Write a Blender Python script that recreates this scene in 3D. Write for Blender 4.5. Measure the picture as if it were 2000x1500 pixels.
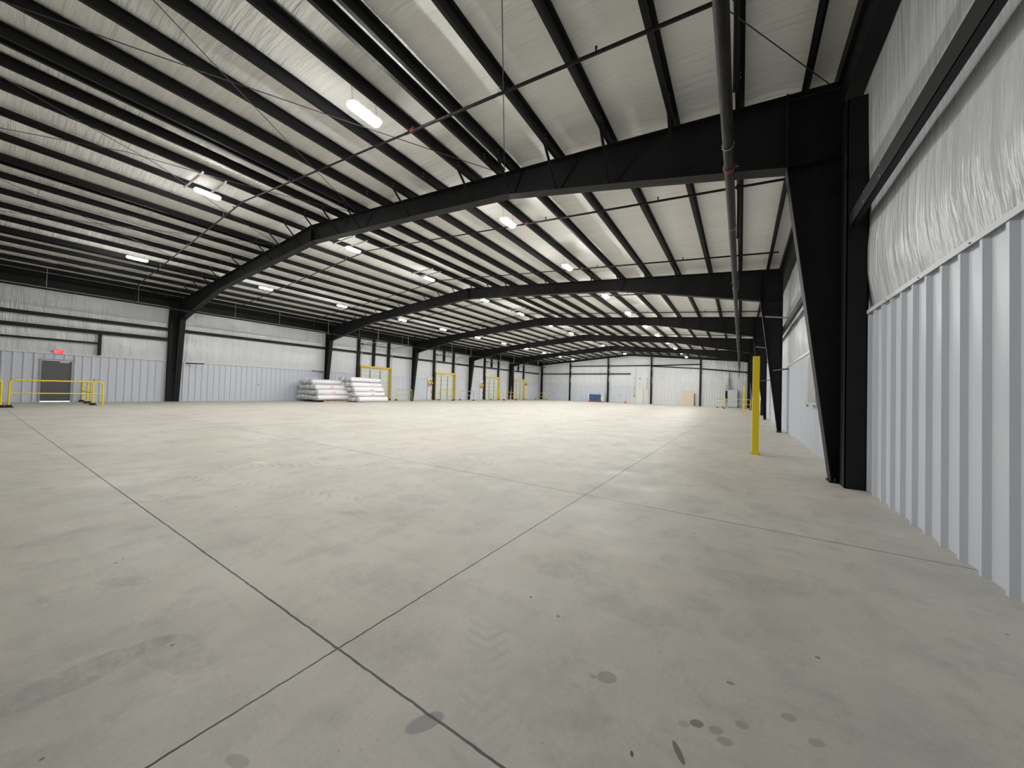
import bpy, math, random
from mathutils import Vector, Matrix, noise
random.seed(7)
for o in list(bpy.data.objects): bpy.data.objects.remove(o, do_unlink=True)
S = bpy.context.scene
COL = S.collection

# ------------------------------------------------------------------ camera
F_PX, YAW, PITCH, ROLL = 695.365, .5717, .0209, .0298
cy, sy, cp, sp = math.cos(YAW), math.sin(YAW), math.cos(PITCH), math.sin(PITCH)
Fw = Vector((-sy*cp, cy*cp, sp)); R0 = Vector((cy, sy, 0)); U0 = R0.cross(Fw)
Rt = R0*math.cos(ROLL)+U0*math.sin(ROLL); Up = -R0*math.sin(ROLL)+U0*math.cos(ROLL)
cam = bpy.data.cameras.new('camera'); cam.sensor_width = 36; cam.lens = F_PX/2000*36
cam.clip_start = .05; cam.clip_end = 300
co = bpy.data.objects.new('camera', cam); COL.objects.link(co)
co.matrix_world = Matrix(((Rt.x, Up.x, -Fw.x, 0), (Rt.y, Up.y, -Fw.y, 0), (Rt.z, Up.z, -Fw.z, 1.2), (0, 0, 0, 1)))
S.camera = co
# ------------------------------------------------------------------ world, exposure
W = bpy.data.worlds.new('world'); S.world = W; W.use_nodes = True
W.node_tree.nodes['Background'].inputs[0].default_value = (.75, .85, 1, 1)
W.node_tree.nodes['Background'].inputs[1].default_value = 1.0
S.view_settings.view_transform = 'Standard'; S.view_settings.look = 'None'
S.view_settings.gamma = 1; S.view_settings.exposure = 1.78
S.view_settings.use_curve_mapping = False
LAMP = 96.0      # emission strength of every LED diffuser

# ------------------------------------------------------------------ building numbers (metres)
B = 9.144; Y0 = 7.10; RX = -13.68
XR = 1.47; XL = -28.83; YE = 53.3; YF = -6.5
ZR = 7.225                                 # top of rafter at the ridge
def ztop(x): return ZR-abs(x-RX)/12
def zroof(x): return ztop(x)+.21
FRAMES = [Y0+B*k for k in range(5)]

# ------------------------------------------------------------------ materials
def mat(name, col=(.5,.5,.5), rough=.5, metal=0, emit=None, es=0, spec=None):
    m = bpy.data.materials.new(name); m.use_nodes = True
    b = m.node_tree.nodes['Principled BSDF']
    b.inputs['Base Color'].default_value = (*col, 1); b.inputs['Roughness'].default_value = rough
    b.inputs['Metallic'].default_value = metal
    if spec is not None: b.inputs['Specular IOR Level'].default_value = spec
    if emit: b.inputs['Emission Color'].default_value = (*emit, 1); b.inputs['Emission Strength'].default_value = es
    return m
class NT:
    def __init__(s, m): s.m = m; s.t = m.node_tree; s.b = s.t.nodes['Principled BSDF']; s.co = s.t.nodes.new('ShaderNodeTexCoord').outputs['Object']
    def n(s, k, **kw):
        nd = s.t.nodes.new(k)
        for a, v in kw.items():
            if a.startswith('i_'):
                nd.inputs[int(a[2:]) if a[2:].isdigit() else a[2:].replace('_', ' ')].default_value = v
            else: setattr(nd, a, v)
        return nd
    def l(s, a, b): s.t.links.new(a, b)
    def scaled(s, sc, rot=(0,0,0)):
        mp = s.n('ShaderNodeMapping'); mp.inputs['Scale'].default_value = sc; mp.inputs['Rotation'].default_value = rot; s.l(s.co, mp.inputs[0]); return mp.outputs[0]
    def noise(s, sc, scale=1, detail=4, rough=.55, rot=(0,0,0)):
        nd = s.n('ShaderNodeTexNoise'); nd.inputs['Scale'].default_value = scale; nd.inputs['Detail'].default_value = detail; nd.inputs['Roughness'].default_value = rough
        s.l(s.scaled(sc, rot), nd.inputs['Vector']); return nd.outputs['Fac']
    def ramp(s, f, stops):
        r = s.n('ShaderNodeValToRGB'); e = r.color_ramp.elements
        while len(e) < len(stops): e.new(.5)
        for q, (p, c) in zip(e, stops):
            q.position = p; q.color = (*c, 1) if isinstance(c, tuple) else (c, c, c, 1)
        s.l(f, r.inputs[0]); return r.outputs[0]
    def math(s, op, a, b=0., c=None):
        nd = s.n('ShaderNodeMath', operation=op)
        for i, v in enumerate((a, b, c)):
            if v is None: continue
            if isinstance(v, (int, float)): nd.inputs[i].default_value = v
            else: s.l(v, nd.inputs[i])
        return nd.outputs[0]
    def mix(s, f, a, b, mode='MIX'):
        nd = s.n('ShaderNodeMix', data_type='RGBA', blend_type=mode)
        for i, v in ((0, f), (6, a), (7, b)):
            if isinstance(v, (int, float)): nd.inputs[i].default_value = v
            elif isinstance(v, tuple): nd.inputs[i].default_value = (*v, 1)
            else: s.l(v, nd.inputs[i])
        return nd.outputs[2]
    def xyz(s):
        nd = s.n('ShaderNodeSeparateXYZ'); s.l(s.co, nd.inputs[0]); return nd.outputs
    def bump(s, h, strength, dist):
        nd = s.n('ShaderNodeBump'); nd.inputs['Strength'].default_value = strength; nd.inputs['Distance'].default_value = dist
        s.l(h, nd.inputs['Height']); s.l(nd.outputs[0], s.b.inputs['Normal'])
    def col(s, c): s.l(c, s.b.inputs['Base Color'])

M = {}
M['black'] = mat('black_steel', (.012, .012, .013), .55, spec=.25)
t = NT(M['black']); t.col(t.ramp(t.noise((1,1,1), 3, 5), [(.3, (.0065,.0065,.0075)), (.7, (.011,.011,.012))]))
M['pipe'] = mat('black_pipe', (.035, .033, .032), .5, 0, spec=.18)
t = NT(M['pipe']); t.col(t.ramp(t.noise((1,.15,1), 20, 4), [(.35, (.008,.008,.008)), (.75, (.028,.026,.024))]))
M['red'] = mat('red_coupling', (.11, .012, .010), .5)
M['galv'] = mat('galvanised_steel', (.5, .51, .52), .4, .6)
M['grey2'] = mat('enclosure_grey', (.42, .43, .45), .45)
M['darkgrey'] = mat('dark_grey_steel', (.07, .07, .075), .5)
M['white'] = mat('white_paint', (.72, .73, .74), .45)
M['grey'] = mat('grey_box', (.3, .31, .32), .5)
M['yellow'] = mat('yellow_paint', (.88, .68, .008), .38)
M['rubber'] = mat('black_rubber', (.01, .01, .01), .7)
M['doorgrey'] = mat('grey_door_paint', (.105, .108, .112), .42)
M['doorframe'] = mat('grey_frame_paint', (.36, .37, .38), .45)
M['dock'] = mat('dock_door_panel', (.62, .65, .61), .4)
M['beige'] = mat('cream_door', (.72, .74, .64), .45)
M['board'] = mat('plywood_board', (.68, .56, .43), .7)
t = NT(M['board']); t.col(t.ramp(t.noise((6,1,.6), 4, 5), [(.3, (.66,.54,.42)), (.7, (.74,.62,.49))]))
M['wood'] = mat('pallet_wood', (.45, .33, .2), .8)
M['blue'] = mat('blue_sheet', (.03, .10, .22), .5)
t = NT(M['blue']); t.bump(t.noise((2,1,.8), 3, 3), .6, .05)
M['redp'] = mat('red_plastic', (.75, .03, .02), .4)
M['orange'] = mat('orange_plastic', (.9, .13, .03), .45)
M['exit'] = mat('red_exit_face', (.8, .02, .02), .4, emit=(1, .015, .02), es=.28)
M['exitw'] = mat('exit_letters', (.9, .5, .5), .4, emit=(1, .3, .3), es=.3)
M['lamp'] = mat('led_diffuser', (.9, .9, .9), .4, emit=(1, .985, .95), es=LAMP)
M['daylight'] = mat('sunlit_ground', (.8, .8, .85), .6)
M['ylamp'] = mat('yellow_lens', (.8, .6, .02), .3)
M['green'] = mat('green_tag', (.1, .5, .25), .5)
M['pink'] = mat('faded_red_print', (.85, .42, .48), .6)
M['wire'] = mat('steel_cable', (.05, .05, .05), .5)
M['cabinet'] = mat('pale_cabinet', (.60, .65, .68), .4)

# yellow guard frame with black hazard stripes
M['hazard'] = mat('hazard_stripes', (.88, .68, .008), .4)
t = NT(M['hazard']); x = t.xyz()
w = t.math('FRACT', t.math('MULTIPLY', t.math('ADD', x[2], x[1]), 6.2))
t.col(t.mix(t.math('GREATER_THAN', w, .68), (.88, .66, .008), (.16, .09, .01)))

# ribbed wall cladding
def cladding(name, a, b_):
    m = mat(name, a, .34)
    t = NT(m); c = t.mix(t.noise((1,1,.12), 1.3, 4), a, b_); t.col(c)
    t.bump(t.noise((1,1,.25), 2.2, 3), .12, .02); return m
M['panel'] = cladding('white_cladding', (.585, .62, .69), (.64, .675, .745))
M['panel2'] = cladding('pale_cladding', (.66, .68, .68), (.72, .735, .73))
M['cap'] = mat('cap_trim', (.70, .72, .74), .35)
M['seam'] = mat('dark_seam', (.08, .08, .08), .7)

# vinyl faced insulation
def vinyl(name, axis, base, rough, bs):
    m = mat(name, base, rough); t = NT(m)
    sc = (.35, 5, 1) if axis == 'roof' else (2.6, 2.6, .25)
    n1 = t.noise(sc, 1.0, 5, .6, (0, 0, .12) if axis == 'roof' else (0, .04, 0))
    n2 = t.noise((.8, 5.5, 1) if axis == 'roof' else (4, 4, .35), 1.2, 4, .6, (0, 0, -.18) if axis == 'roof' else (0,0,0))
    n3 = t.noise((1, 1, 1), .6, 2)
    n2m = t.math('MULTIPLY', n2, t.ramp(n3, [(.42, 0.), (.62, 1.)]))
    h = t.math('ADD', n1, t.math('MULTIPLY', n2m, .7))
    t.bump(h, bs, .09 if axis == 'roof' else .13)
    c = t.mix(t.ramp(n1, [(.3, 0.), (.75, 1.)]), tuple(v*.93 for v in base), base)
    t.col(c); return m
M['roofvinyl'] = vinyl('roof_insulation_vinyl', 'roof', (.87, .865, .835), .68, .9)
M['wallvinyl'] = vinyl('wall_insulation_vinyl', 'wall', (.72, .735, .765), .24, 1.0)

# wrapped insulation rolls
M['wrap'] = mat('white_plastic_wrap', (.80, .79, .84), .32)
t = NT(M['wrap']); t.bump(t.noise((2,2,2), 3.5, 5, .6), .5, .05)
M['wrapend'] = mat('crumpled_plastic', (.7, .71, .72), .35)
t = NT(M['wrapend']); t.col(t.ramp(t.noise((1,1,1), 9, 3), [(.35, (.28,.29,.3)), (.5, (.62,.63,.64)), (.7, (.85,.85,.86))])); t.bump(t.noise((1,1,1), 10, 4), .9, .05)

# concrete slab
def floor_material():
    m = mat('concrete', (.5, .48, .43), .5); t = NT(m); x = t.xyz()
    base = t.mix(t.ramp(t.noise((.35, .35, 1), 1, 6, .6), [(.3, 0.), (.7, 1.)]), (.56, .54, .475), (.65, .63, .56))
    base = t.mix(t.math('MULTIPLY', t.ramp(t.noise((.9, .5, 1), 1.2, 7, .65), [(.46, 0.), (.62, 1.)]), .55), base, (.455, .45, .42))
    base = t.mix(t.math('MULTIPLY', t.ramp(t.noise((.22, .5, 1), .9, 5, .6, (0,0,.5)), [(.48, 0.), (.7, 1.)]), .45), base, (.72, .635, .53))
    base = t.mix(t.math('MULTIPLY', t.ramp(t.noise((2.6, 2.2, 1), 1.3, 8, .72), [(.50, 0.), (.66, 1.)]), .55), base, (.40, .39, .37))
    base = t.mix(t.math('MULTIPLY', t.ramp(t.noise((1.6, 2.1, 1), 1.1, 6, .7, (0, 0, 1.1)), [(.52, 0.), (.68, 1.)]), .5), base, (.71, .66, .57))
    # fine grain and broom streaks
    base = t.mix(.35, base, t.ramp(t.noise((9, 9, 9), 6, 6, .7), [(.3, .62), (.7, 1.)]), 'MULTIPLY')
    base = t.mix(t.math('MULTIPLY', t.ramp(t.noise((.5, 6, 1), 1.5, 5, .6, (0, 0, .35)), [(.55, 0.), (.75, 1.)]), .25), base, (.36, .35, .32))
    # dark specks
    vo = t.n('ShaderNodeTexVoronoi'); vo.inputs['Scale'].default_value = 4.2; t.l(t.scaled((1, 1, 0)), vo.inputs['Vector'])
    sp_ = t.math('MULTIPLY', t.math('LESS_THAN', vo.outputs['Distance'], .045), t.math('GREATER_THAN', t.noise((1, 1, 1), 1.5, 2), .47))
    base = t.mix(t.math('MULTIPLY', sp_, .75), base, (.12, .115, .10))
    v2 = t.n('ShaderNodeTexVoronoi'); v2.inputs['Scale'].default_value = 24; t.l(t.scaled((1, 1, 0)), v2.inputs['Vector'])
    pit = t.math('MULTIPLY', t.math('LESS_THAN', v2.outputs['Distance'], .10), t.ramp(t.noise((1, 1, 1), 2.3, 5), [(.56, 0.), (.66, 1.)]))
    base = t.mix(t.math('MULTIPLY', pit, .5), base, (.2, .19, .17))
    scr = t.math('MULTIPLY', t.ramp(t.noise((1.2, 26, 1), 1.4, 3, .5, (0, 0, .75)), [(.70, 0.), (.74, 1.)]), t.ramp(t.noise((1, 1, 1), .8, 2), [(.48, 0.), (.6, 1.)]))
    base = t.mix(t.math('MULTIPLY', scr, .3), base, (.3, .29, .27))
    # stains: x, y, radius x, radius y, darkness, breakup scale, colour
    wob = t.n('ShaderNodeTexNoise'); wob.inputs['Scale'].default_value = 3.5; wob.inputs['Detail'].default_value = 6
    t.l(t.co, wob.inputs['Vector'])
    patch = t.ramp(t.noise((1, 1.3, 1), 13, 8, .7), [(.40, .25), (.58, 1.)])
    for (sx, sy_, rx, ry, rot, k, br, colr) in STAINS:
        c_, s_ = math.cos(rot), math.sin(rot)
        dx = t.math('SUBTRACT', x[0], sx); dy = t.math('SUBTRACT', x[1], sy_)
        u = t.math('DIVIDE', t.math('ADD', t.math('MULTIPLY', dx, c_), t.math('MULTIPLY', dy, s_)), rx)
        v = t.math('DIVIDE', t.math('SUBTRACT', t.math('MULTIPLY', dy, c_), t.math('MULTIPLY', dx, s_)), ry)
        d = t.math('ADD', t.math('MULTIPLY', u, u), t.math('MULTIPLY', v, v))
        d = t.math('ADD', d, t.math('MULTIPLY', t.math('SUBTRACT', wob.outputs['Fac'], .5), br))
        f = t.ramp(d, [(.7, 1.), (1., 0.)])
        f = t.math('MULTIPLY', f, k)
        if max(rx, ry) > .1: f = t.math('MULTIPLY', f, patch)
        base = t.mix(f, base, colr)
    for (ax, ay), (bx, by), hw_, pitch, k in TRACKS:
        L_ = math.hypot(bx-ax, by-ay); ux, uy = (bx-ax)/L_, (by-ay)/L_
        dx = t.math('SUBTRACT', x[0], ax); dy = t.math('SUBTRACT', x[1], ay)
        u = t.math('ADD', t.math('MULTIPLY', dx, ux), t.math('MULTIPLY', dy, uy))
        v = t.math('ABSOLUTE', t.math('ADD', t.math('SUBTRACT', t.math('MULTIPLY', dy, ux), t.math('MULTIPLY', dx, uy)), t.math('MULTIPLY', t.math('MULTIPLY', u, u), .012)))
        inside = t.math('MULTIPLY', t.math('LESS_THAN', v, hw_), t.math('MULTIPLY', t.math('GREATER_THAN', u, 0.), t.math('LESS_THAN', u, L_)))
        tr = t.math('GREATER_THAN', t.math('SINE', t.math('MULTIPLY', t.math('ADD', u, t.math('MULTIPLY', v, .8)), 2*math.pi/pitch)), .35)
        brk = t.ramp(wob.outputs['Fac'], [(.42, 0.), (.55, 1.)])
        base = t.mix(t.math('MULTIPLY', t.math('MULTIPLY', t.math('MULTIPLY', tr, inside), brk), k), base, (.36, .345, .32))
    # sawn joints
    jig = t.math('MULTIPLY', t.math('SUBTRACT', t.noise((1, 1, 1), 14, 4), .5), .012)
    def joint(coord, pos, w):
        d = t.math('ABSOLUTE', t.math('ADD', t.math('SUBTRACT', coord, pos), jig))
        return t.math('LESS_THAN', d, w)
    js = None
    for c, pos, w in JOINTS:
        j = joint(x[c], pos, w); js = j if js is None else t.math('MAXIMUM', js, j)
    base = t.mix(t.math('MULTIPLY', js, .97), base, (.02, .019, .016))
    t.col(base)
    t.l(t.ramp(t.noise((1, 1, 1), 1.5, 5), [(.3, .42), (.7, .62)]), t.b.inputs['Roughness'])
    h = t.math('SUBTRACT', t.math('MULTIPLY', t.noise((1, 1, 1), 18, 5), .15), js)
    t.bump(h, .25, .01)
    return m
JOINTS = [(0, -1.535, .0048), (0, -6.56, .003), (0, -11.6, .003), (0, -16.6, .003), (0, -21.6, .003),
          (1, .98, .0052), (1, 4.065, .0055), (1, 7.08, .003), (1, 10.15, .004), (1, 13.2, .004), (1, 16.24, .005), (1, 25.4, .005), (1, 33.6, .008)]
G1, G2, G3 = (.34, .325, .31), (.27, .265, .25), (.38, .37, .38)
STAINS = [(-5.0, .98, .14, .05, .9, .55, 1.8, G1), (-5.08, 1.15, .12, .07, .2, .5, 2.2, G1), (-4.83, 1.31, .20, .06, .75, .5, 2.0, G1),
 (-3.12, 2.06, .17, .06, .55, .5, 2.0, G1), (-2.92, 2.77, .32, .14, .2, .42, 2.6, G3),
 (-1.0, 2.28, .16, .15, 0, .45, 4.5, (.33,.32,.34)), (-2.24, .26, .10, .34, .0, .5, 3.0, G2), (-2.1, .55, .22, .10, .2, .3, 3.0, G2),
 (-.94, .95, .035, .075, -.5, .7, 1.6, (.22,.19,.20)), (-2.98, 4.15, .2, .12, .4, .35, 2.2, G1), (-1.75, 1.5, .5, .18, .3, .25, 3.2, G1),
 (-3.07, .57, .16, .06, .6, .45, 1.0, G1), (-.48, 2.09, .25, .12, .2, .3, 2.5, G1), (.08, 2.87, .4, .12, .2, .3, 2.5, G1),
 (-.16, 1.48, .022, .015, .6, .45, .3, G2), (-.12, 1.51, .026, .018, .6, .8, .3, (.16,.16,.15)), (-.06, 1.52, .026, .018, .6, .6, .5, G2),
 (.02, 1.60, .024, .018, .6, .6, .4, G2), (.17, 1.74, .03, .02, .6, .6, .4, G2), (-.03, 1.49, .028, .018, .5, .6, .3, G2), (.24, 1.67, .03, .018, .6, .55, .3, G2),
 (-.16, 1.355, .012, .045, .55, .8, .5, (.10,.11,.09)), (-.46, 1.53, .035, .028, .6, .6, 6.0, (.2,.2,.18)), (-.51, 1.50, .016, .010, .2, .6, .5, (.2,.2,.18)), (-.02, 1.8, .018, .012, .3, .7, .3, (.18,.17,.15)),
 (-.29, 1.26, .006, .012, .3, .9, .2, (.05,.05,.04)), (-1.33, .52, .05, .02, .3, .5, .3, G2), (-6.19, 2.53, .12, .05, .3, .75, .4, (.85,.80,.25)),
 (-.6, 1.35, .25, .18, .8, .28, 3.0, G1), (-.2, 1.05, .3, .2, .2, .22, 3.0, (.38,.36,.30))]
# tyre tracks: start, end, half width, tread pitch, strength
TRACKS = [((-6.3, 1.95), (-3.2, 5.4), .17, .13, .6), ((-5.9, 1.5), (-3.4, 2.35), .15, .12, .45), ((-1.15, 1.62), (-.55, .75), .10, .075, .4), ((-3.6, 5.0), (-.2, 6.4), .17, .14, .2), ((-9.0, 3.4), (-4.0, 8.6), .18, .16, .25)]
M['concrete'] = floor_material()

# ------------------------------------------------------------------ mesh builder
class MB:
    def __init__(s): s.v = []; s.f = []; s.sm = []
    def add(s, v, f, smooth=False):
        n = len(s.v); s.v += [tuple(p) for p in v]; s.f += [tuple(n+i for i in q) for q in f]; s.sm += [smooth]*len(f); return s
    def box(s, x0, x1, y0, y1, z0, z1):
        v = [(x, y, z) for x in (x0, x1) for y in (y0, y1) for z in (z0, z1)]
        return s.add(v, [(0,1,3,2), (4,6,7,5), (0,4,5,1), (2,3,7,6), (0,2,6,4), (1,5,7,3)])
    def prism(s, poly, a, b, axis='y'):
        k = len(poly)
        P = {'y': lambda p, t: (p[0], t, p[1]), 'x': lambda p, t: (t, p[0], p[1]), 'z': lambda p, t: (p[0], p[1], t)}[axis]
        v = [P(p, a) for p in poly]+[P(p, b) for p in poly]
        return s.add(v, [tuple(range(k)), tuple(range(2*k-1, k-1, -1))]+[(i, i+k, (i+1) % k+k, (i+1) % k) for i in range(k)])
    def ribbon(s, pts, y0, y1, th):   # sheet along a 2D (x,z) path, thickness th, spanning y0..y1
        n = len(pts); nm = []
        for i in range(n):
            a = pts[max(0, i-1)]; b = pts[min(n-1, i+1)]; d = Vector((b[0]-a[0], b[1]-a[1])).normalized(); nm.append((-d.y*th, d.x*th))
        poly = list(pts)+[(p[0]+q[0], p[1]+q[1]) for p, q in reversed(list(zip(pts, nm)))]
        for i in range(n-1):
            s.prism([poly[i], poly[i+1], poly[2*n-2-i], poly[2*n-1-i]], y0, y1)
        return s
    def bar(s, a, b, w, h, up=(0, 0, 1)):
        a = Vector(a); b = Vector(b); d = (b-a).normalized(); u = Vector(up)
        if abs(d.dot(u)) > .98: u = Vector((1, 0, 0))
        r = d.cross(u).normalized()*w/2; u = r.cross(d).normalized()*h/2
        v = [p+i*r+j*u for p in (a, b) for i, j in ((-1,-1), (1,-1), (1,1), (-1,1))]
        return s.add(v, [(3,2,1,0), (4,5,6,7), (0,1,5,4), (1,2,6,5), (2,3,7,6), (3,0,4,7)])
    def tube(s, pts, r, n=10, caps=True):
        pts = [Vector(p) for p in pts]; rings = []; ref = None; v = []
        for i, p in enumerate(pts):
            d = ((pts[min(i+1, len(pts)-1)]-p).normalized()+(p-pts[max(i-1, 0)]).normalized()).normalized()
            if ref is None: ref = Vector((0, 0, 1)) if abs(d.z) < .9 else Vector((1, 0, 0))
            a = d.cross(ref).normalized(); b = d.cross(a).normalized(); ref = -b if False else ref
            rr = r[i] if isinstance(r, (list, tuple)) else r
            v += [p+rr*(math.cos(t*2*math.pi/n)*a+math.sin(t*2*math.pi/n)*b) for t in range(n)]
            if i and (v[-n]-pts[i]).dot(v[-2*n]-pts[i-1]) < 0: pass
        f = [(i*n+j, i*n+(j+1) % n, (i+1)*n+(j+1) % n, (i+1)*n+j) for i in range(len(pts)-1) for j in range(n)]
        s.add(v, f, True)
        if caps: s.add(v[:n], [tuple(range(n-1, -1, -1))]); s.add(v[-n:], [tuple(range(n))])
        return s
    def build(s, name, m, parent=None, bevel=0):
        me = bpy.data.meshes.new(name); me.from_pydata(s.v, [], s.f); me.update()
        me.polygons.foreach_set('use_smooth', s.sm)
        mats = m if isinstance(m, list) else [m]
        for q in mats: me.materials.append(q)
        o = bpy.data.objects.new(name, me); COL.objects.link(o)
        if parent: o.parent = parent
        if bevel:
            b = o.modifiers.new('bevel', 'BEVEL'); b.width = bevel; b.segments = 2; b.limit_method = 'ANGLE'
        return o
def bend(pts, r=.1, n=5):   # round the corners of a polyline
    pts = [Vector(p) for p in pts]; out = [pts[0]]
    for a, b, c in zip(pts, pts[1:], pts[2:]):
        u = (a-b).normalized(); w = (c-b).normalized(); p0 = b+u*r; p1 = b+w*r
        for i in range(n+1):
            t = i/n; out.append(p0*(1-t)**2+b*2*t*(1-t)+p1*t*t)
    return out+[pts[-1]]
def tag(o, label=None, cat=None, group=None, kind=None):
    for k, v in (('label', label), ('category', cat), ('group', group), ('kind', kind)):
        if v: o[k] = v
    return o
def empty(name, loc=(0,0,0), rz=0):
    o = bpy.data.objects.new(name, None); COL.objects.link(o); o.location = loc; o.rotation_euler = (0, 0, rz); o.empty_display_size = .2; return o
def copy_tree(o, parent=None):
    c = o.copy(); COL.objects.link(c); c.parent = parent
    for ch in [q for q in bpy.data.objects if q.parent == o]: copy_tree(ch, c)
    return c
ORD = ['first', 'second', 'third', 'fourth', 'fifth', 'sixth', 'seventh', 'eighth', 'ninth', 'tenth', 'eleventh', 'twelfth', 'thirteenth', 'fourteenth', 'fifteenth']

# ------------------------------------------------------------------ floor
fl = MB().box(XL-.35, XR+.3, YF-.3, YE+.3, -.2, 0).build('floor', M['concrete']); tag(fl, 'pale concrete slab with sawn joints across the whole hall', 'floor', kind='structure')

# ------------------------------------------------------------------ roof insulation and roof sheet
n0 = 12
PX = [-13.0+1.19*i for i in range(11)]+[-.08, .80]             # purlins right of the ridge
PXL = [2*RX-x for x in PX]
allp = sorted(PX+PXL+[XR+.1, XL-.1])
def roof_mesh():
    xs = []
    for a, b in zip(allp, allp[1:]):
        for i in range(10):
            t = i/10; xs.append((a+(b-a)*t, +.075*math.sin(math.pi*t)**.7 if b-a > 1.1 else .03*math.sin(math.pi*t)))
    xs.append((allp[-1], 0)); ys = [YF+(YE-YF)*i/180 for i in range(181)]
    v = [(x, y, zroof(x)+.02+dz*(1+.35*noise.noise(Vector((x*.5, y*.8, 3))))+.012*noise.noise(Vector((x*.9, y*2.3, 0)))) for y in ys for x, dz in xs]
    n = len(xs); f = [(j*n+i, (j+1)*n+i, (j+1)*n+i+1, j*n+i+1) for j in range(180) for i in range(n-1)]
    mb = MB().add(v, f, True); return mb
rf = roof_mesh().build('ceiling', M['roofvinyl']); tag(rf, 'white vinyl faced insulation sagging between the roof purlins', 'ceiling', kind='structure')
MB().prism([(XL-.4, zroof(XL)+.2), (RX, zroof(RX)+.22), (XR+.4, zroof(XR)+.2), (XR+.4, zroof(XR)+.3), (RX, zroof(RX)+.32), (XL-.4, zroof(XL)+.3)], YF-.3, YE+.3).build('roof_sheet', M['galv'], rf)

# ------------------------------------------------------------------ walls
RIB = .3048
def rib_profile(a, b, phase=0):    # list of (along, out) points of a ribbed sheet between a and b
    pts = []; k = math.floor((a-phase)/RIB)-1
    while phase+k*RIB < b+RIB:
        s = phase+k*RIB
        pts += [(s, 0), (s+.030, .034), (s+.066, .034), (s+.096, 0)]; k += 1
    out = [(a, 0)]+[p for p in pts if a < p[0] < b]+[(b, 0)]
    return out
def sheet(name, m, parent, a, b, z0, z1, fn, phase=0, ztop_fn=None):
    """fn(along, out, z) -> xyz"""
    pr = rib_profile(a, b, phase); v = []; f = []
    for s, o in pr:
        zt = ztop_fn(s) if ztop_fn else z1
        v += [fn(s, o, z0), fn(s, o, zt)]
    for i in range(len(pr)-1): f.append((2*i, 2*i+2, 2*i+3, 2*i+1))
    return MB().add(v, f).build(name, m, parent)
def seams(parent, a, b, z0, z1, fn, phase, every=3):
    mb = MB(); k = 0; s = phase
    while s < b:
        if s > a:
            p = [fn(s-.006, .003, z0), fn(s-.001, .003, z0), fn(s-.001, .003, z1), fn(s-.006, .003, z1), fn(s-.006, .0, z0), fn(s-.001, .0, z0), fn(s-.001, .0, z1), fn(s-.006, .0, z1)]
            mb.add(p, [(0,1,2,3), (4,0,3,7), (1,5,6,2)])
        s += RIB*every
    if mb.v: mb.build('panel_lap', M['seam'], parent)
def vinyl_wall(name, a, b, z0, zt, fn, girts):
    """insulation face that bellies between the girts"""
    na = int((b-a)/.35); rows = 30; v = []; f = []
    for j in range(rows+1):
        for i in range(na+1):
            s = a+(b-a)*i/na; top = zt(s); z = z0+(top-z0)*j/rows
            d = min([abs(z-g) for g in girts]+[9.]); q_ = max(0, min(1, (z-2.30)/.7)); bel = .03+.075*q_*q_*(3-2*q_)+.03*min(1, d/.5)+.02*noise.noise(Vector((s*1.3, z*.6, 1)))
            v.append(fn(s, bel, z))
    for j in range(rows):
        for i in range(na): f.append((j*(na+1)+i, j*(na+1)+i+1, (j+1)*(na+1)+i+1, (j+1)*(na+1)+i))
    return MB().add(v, f, True).build(name, M['wallvinyl'])
fR = lambda s, o, z: (XR-o, s, z)
fL = lambda s, o, z: (XL+o, s, z)
fE = lambda s, o, z: (s, YE-o, z)
fF = lambda s, o, z: (s, YF+o, z)
# right wall
wr = vinyl_wall('wall_right', YF, YE, 2.30, lambda s: zroof(XR)+.02, lambda s, o, z: (XR+.10-o, s, z), [3.82])
tag(wr, 'right long wall, ribbed white panel below shiny white insulation', 'wall', kind='structure')
WZ = 2.44
segs = [(YF, Y0-.44, 0), (Y0+.15, YE, .0)]
OPEN = (8.9, 11.05)          # notch in the right wainscot, sill 1.1
for a, b, _ in [(YF, Y0-.37, 0), (Y0+.16, YE, 0)]:
    sheet('wainscot_panel', M['panel'], wr, a, b, 0, WZ, fR, 3.94-.05)
seams(wr, YF, Y0-.4, 0, WZ, fR, 3.94-3.048*3); seams(wr, Y0+.2, 35, 0, WZ, fR, 3.94+.9144*4)
for a, b in ((YF, Y0-.37), (Y0+.16, YE)):
    MB().prism([(XR+.08, WZ-.0), (XR-.045, WZ), (XR-.045, WZ-.045), (XR-.04, WZ-.045), (XR-.04, WZ+.01), (XR+.08, WZ+.02)], a, b).build('cap_trim', M['cap'], wr)
mb = MB(); k = 3.94+.11
while k < 7: mb.tube([(XR-.045, k, WZ-.03), (XR-.053, k, WZ-.03)], .007, 6); k += .9144
mb.build('screw', M['grey'], wr)
MB().box(XR+.3, XR+.42, YF, YE, 0, 6.3).build('outer_sheet', M['galv'], wr)
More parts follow.
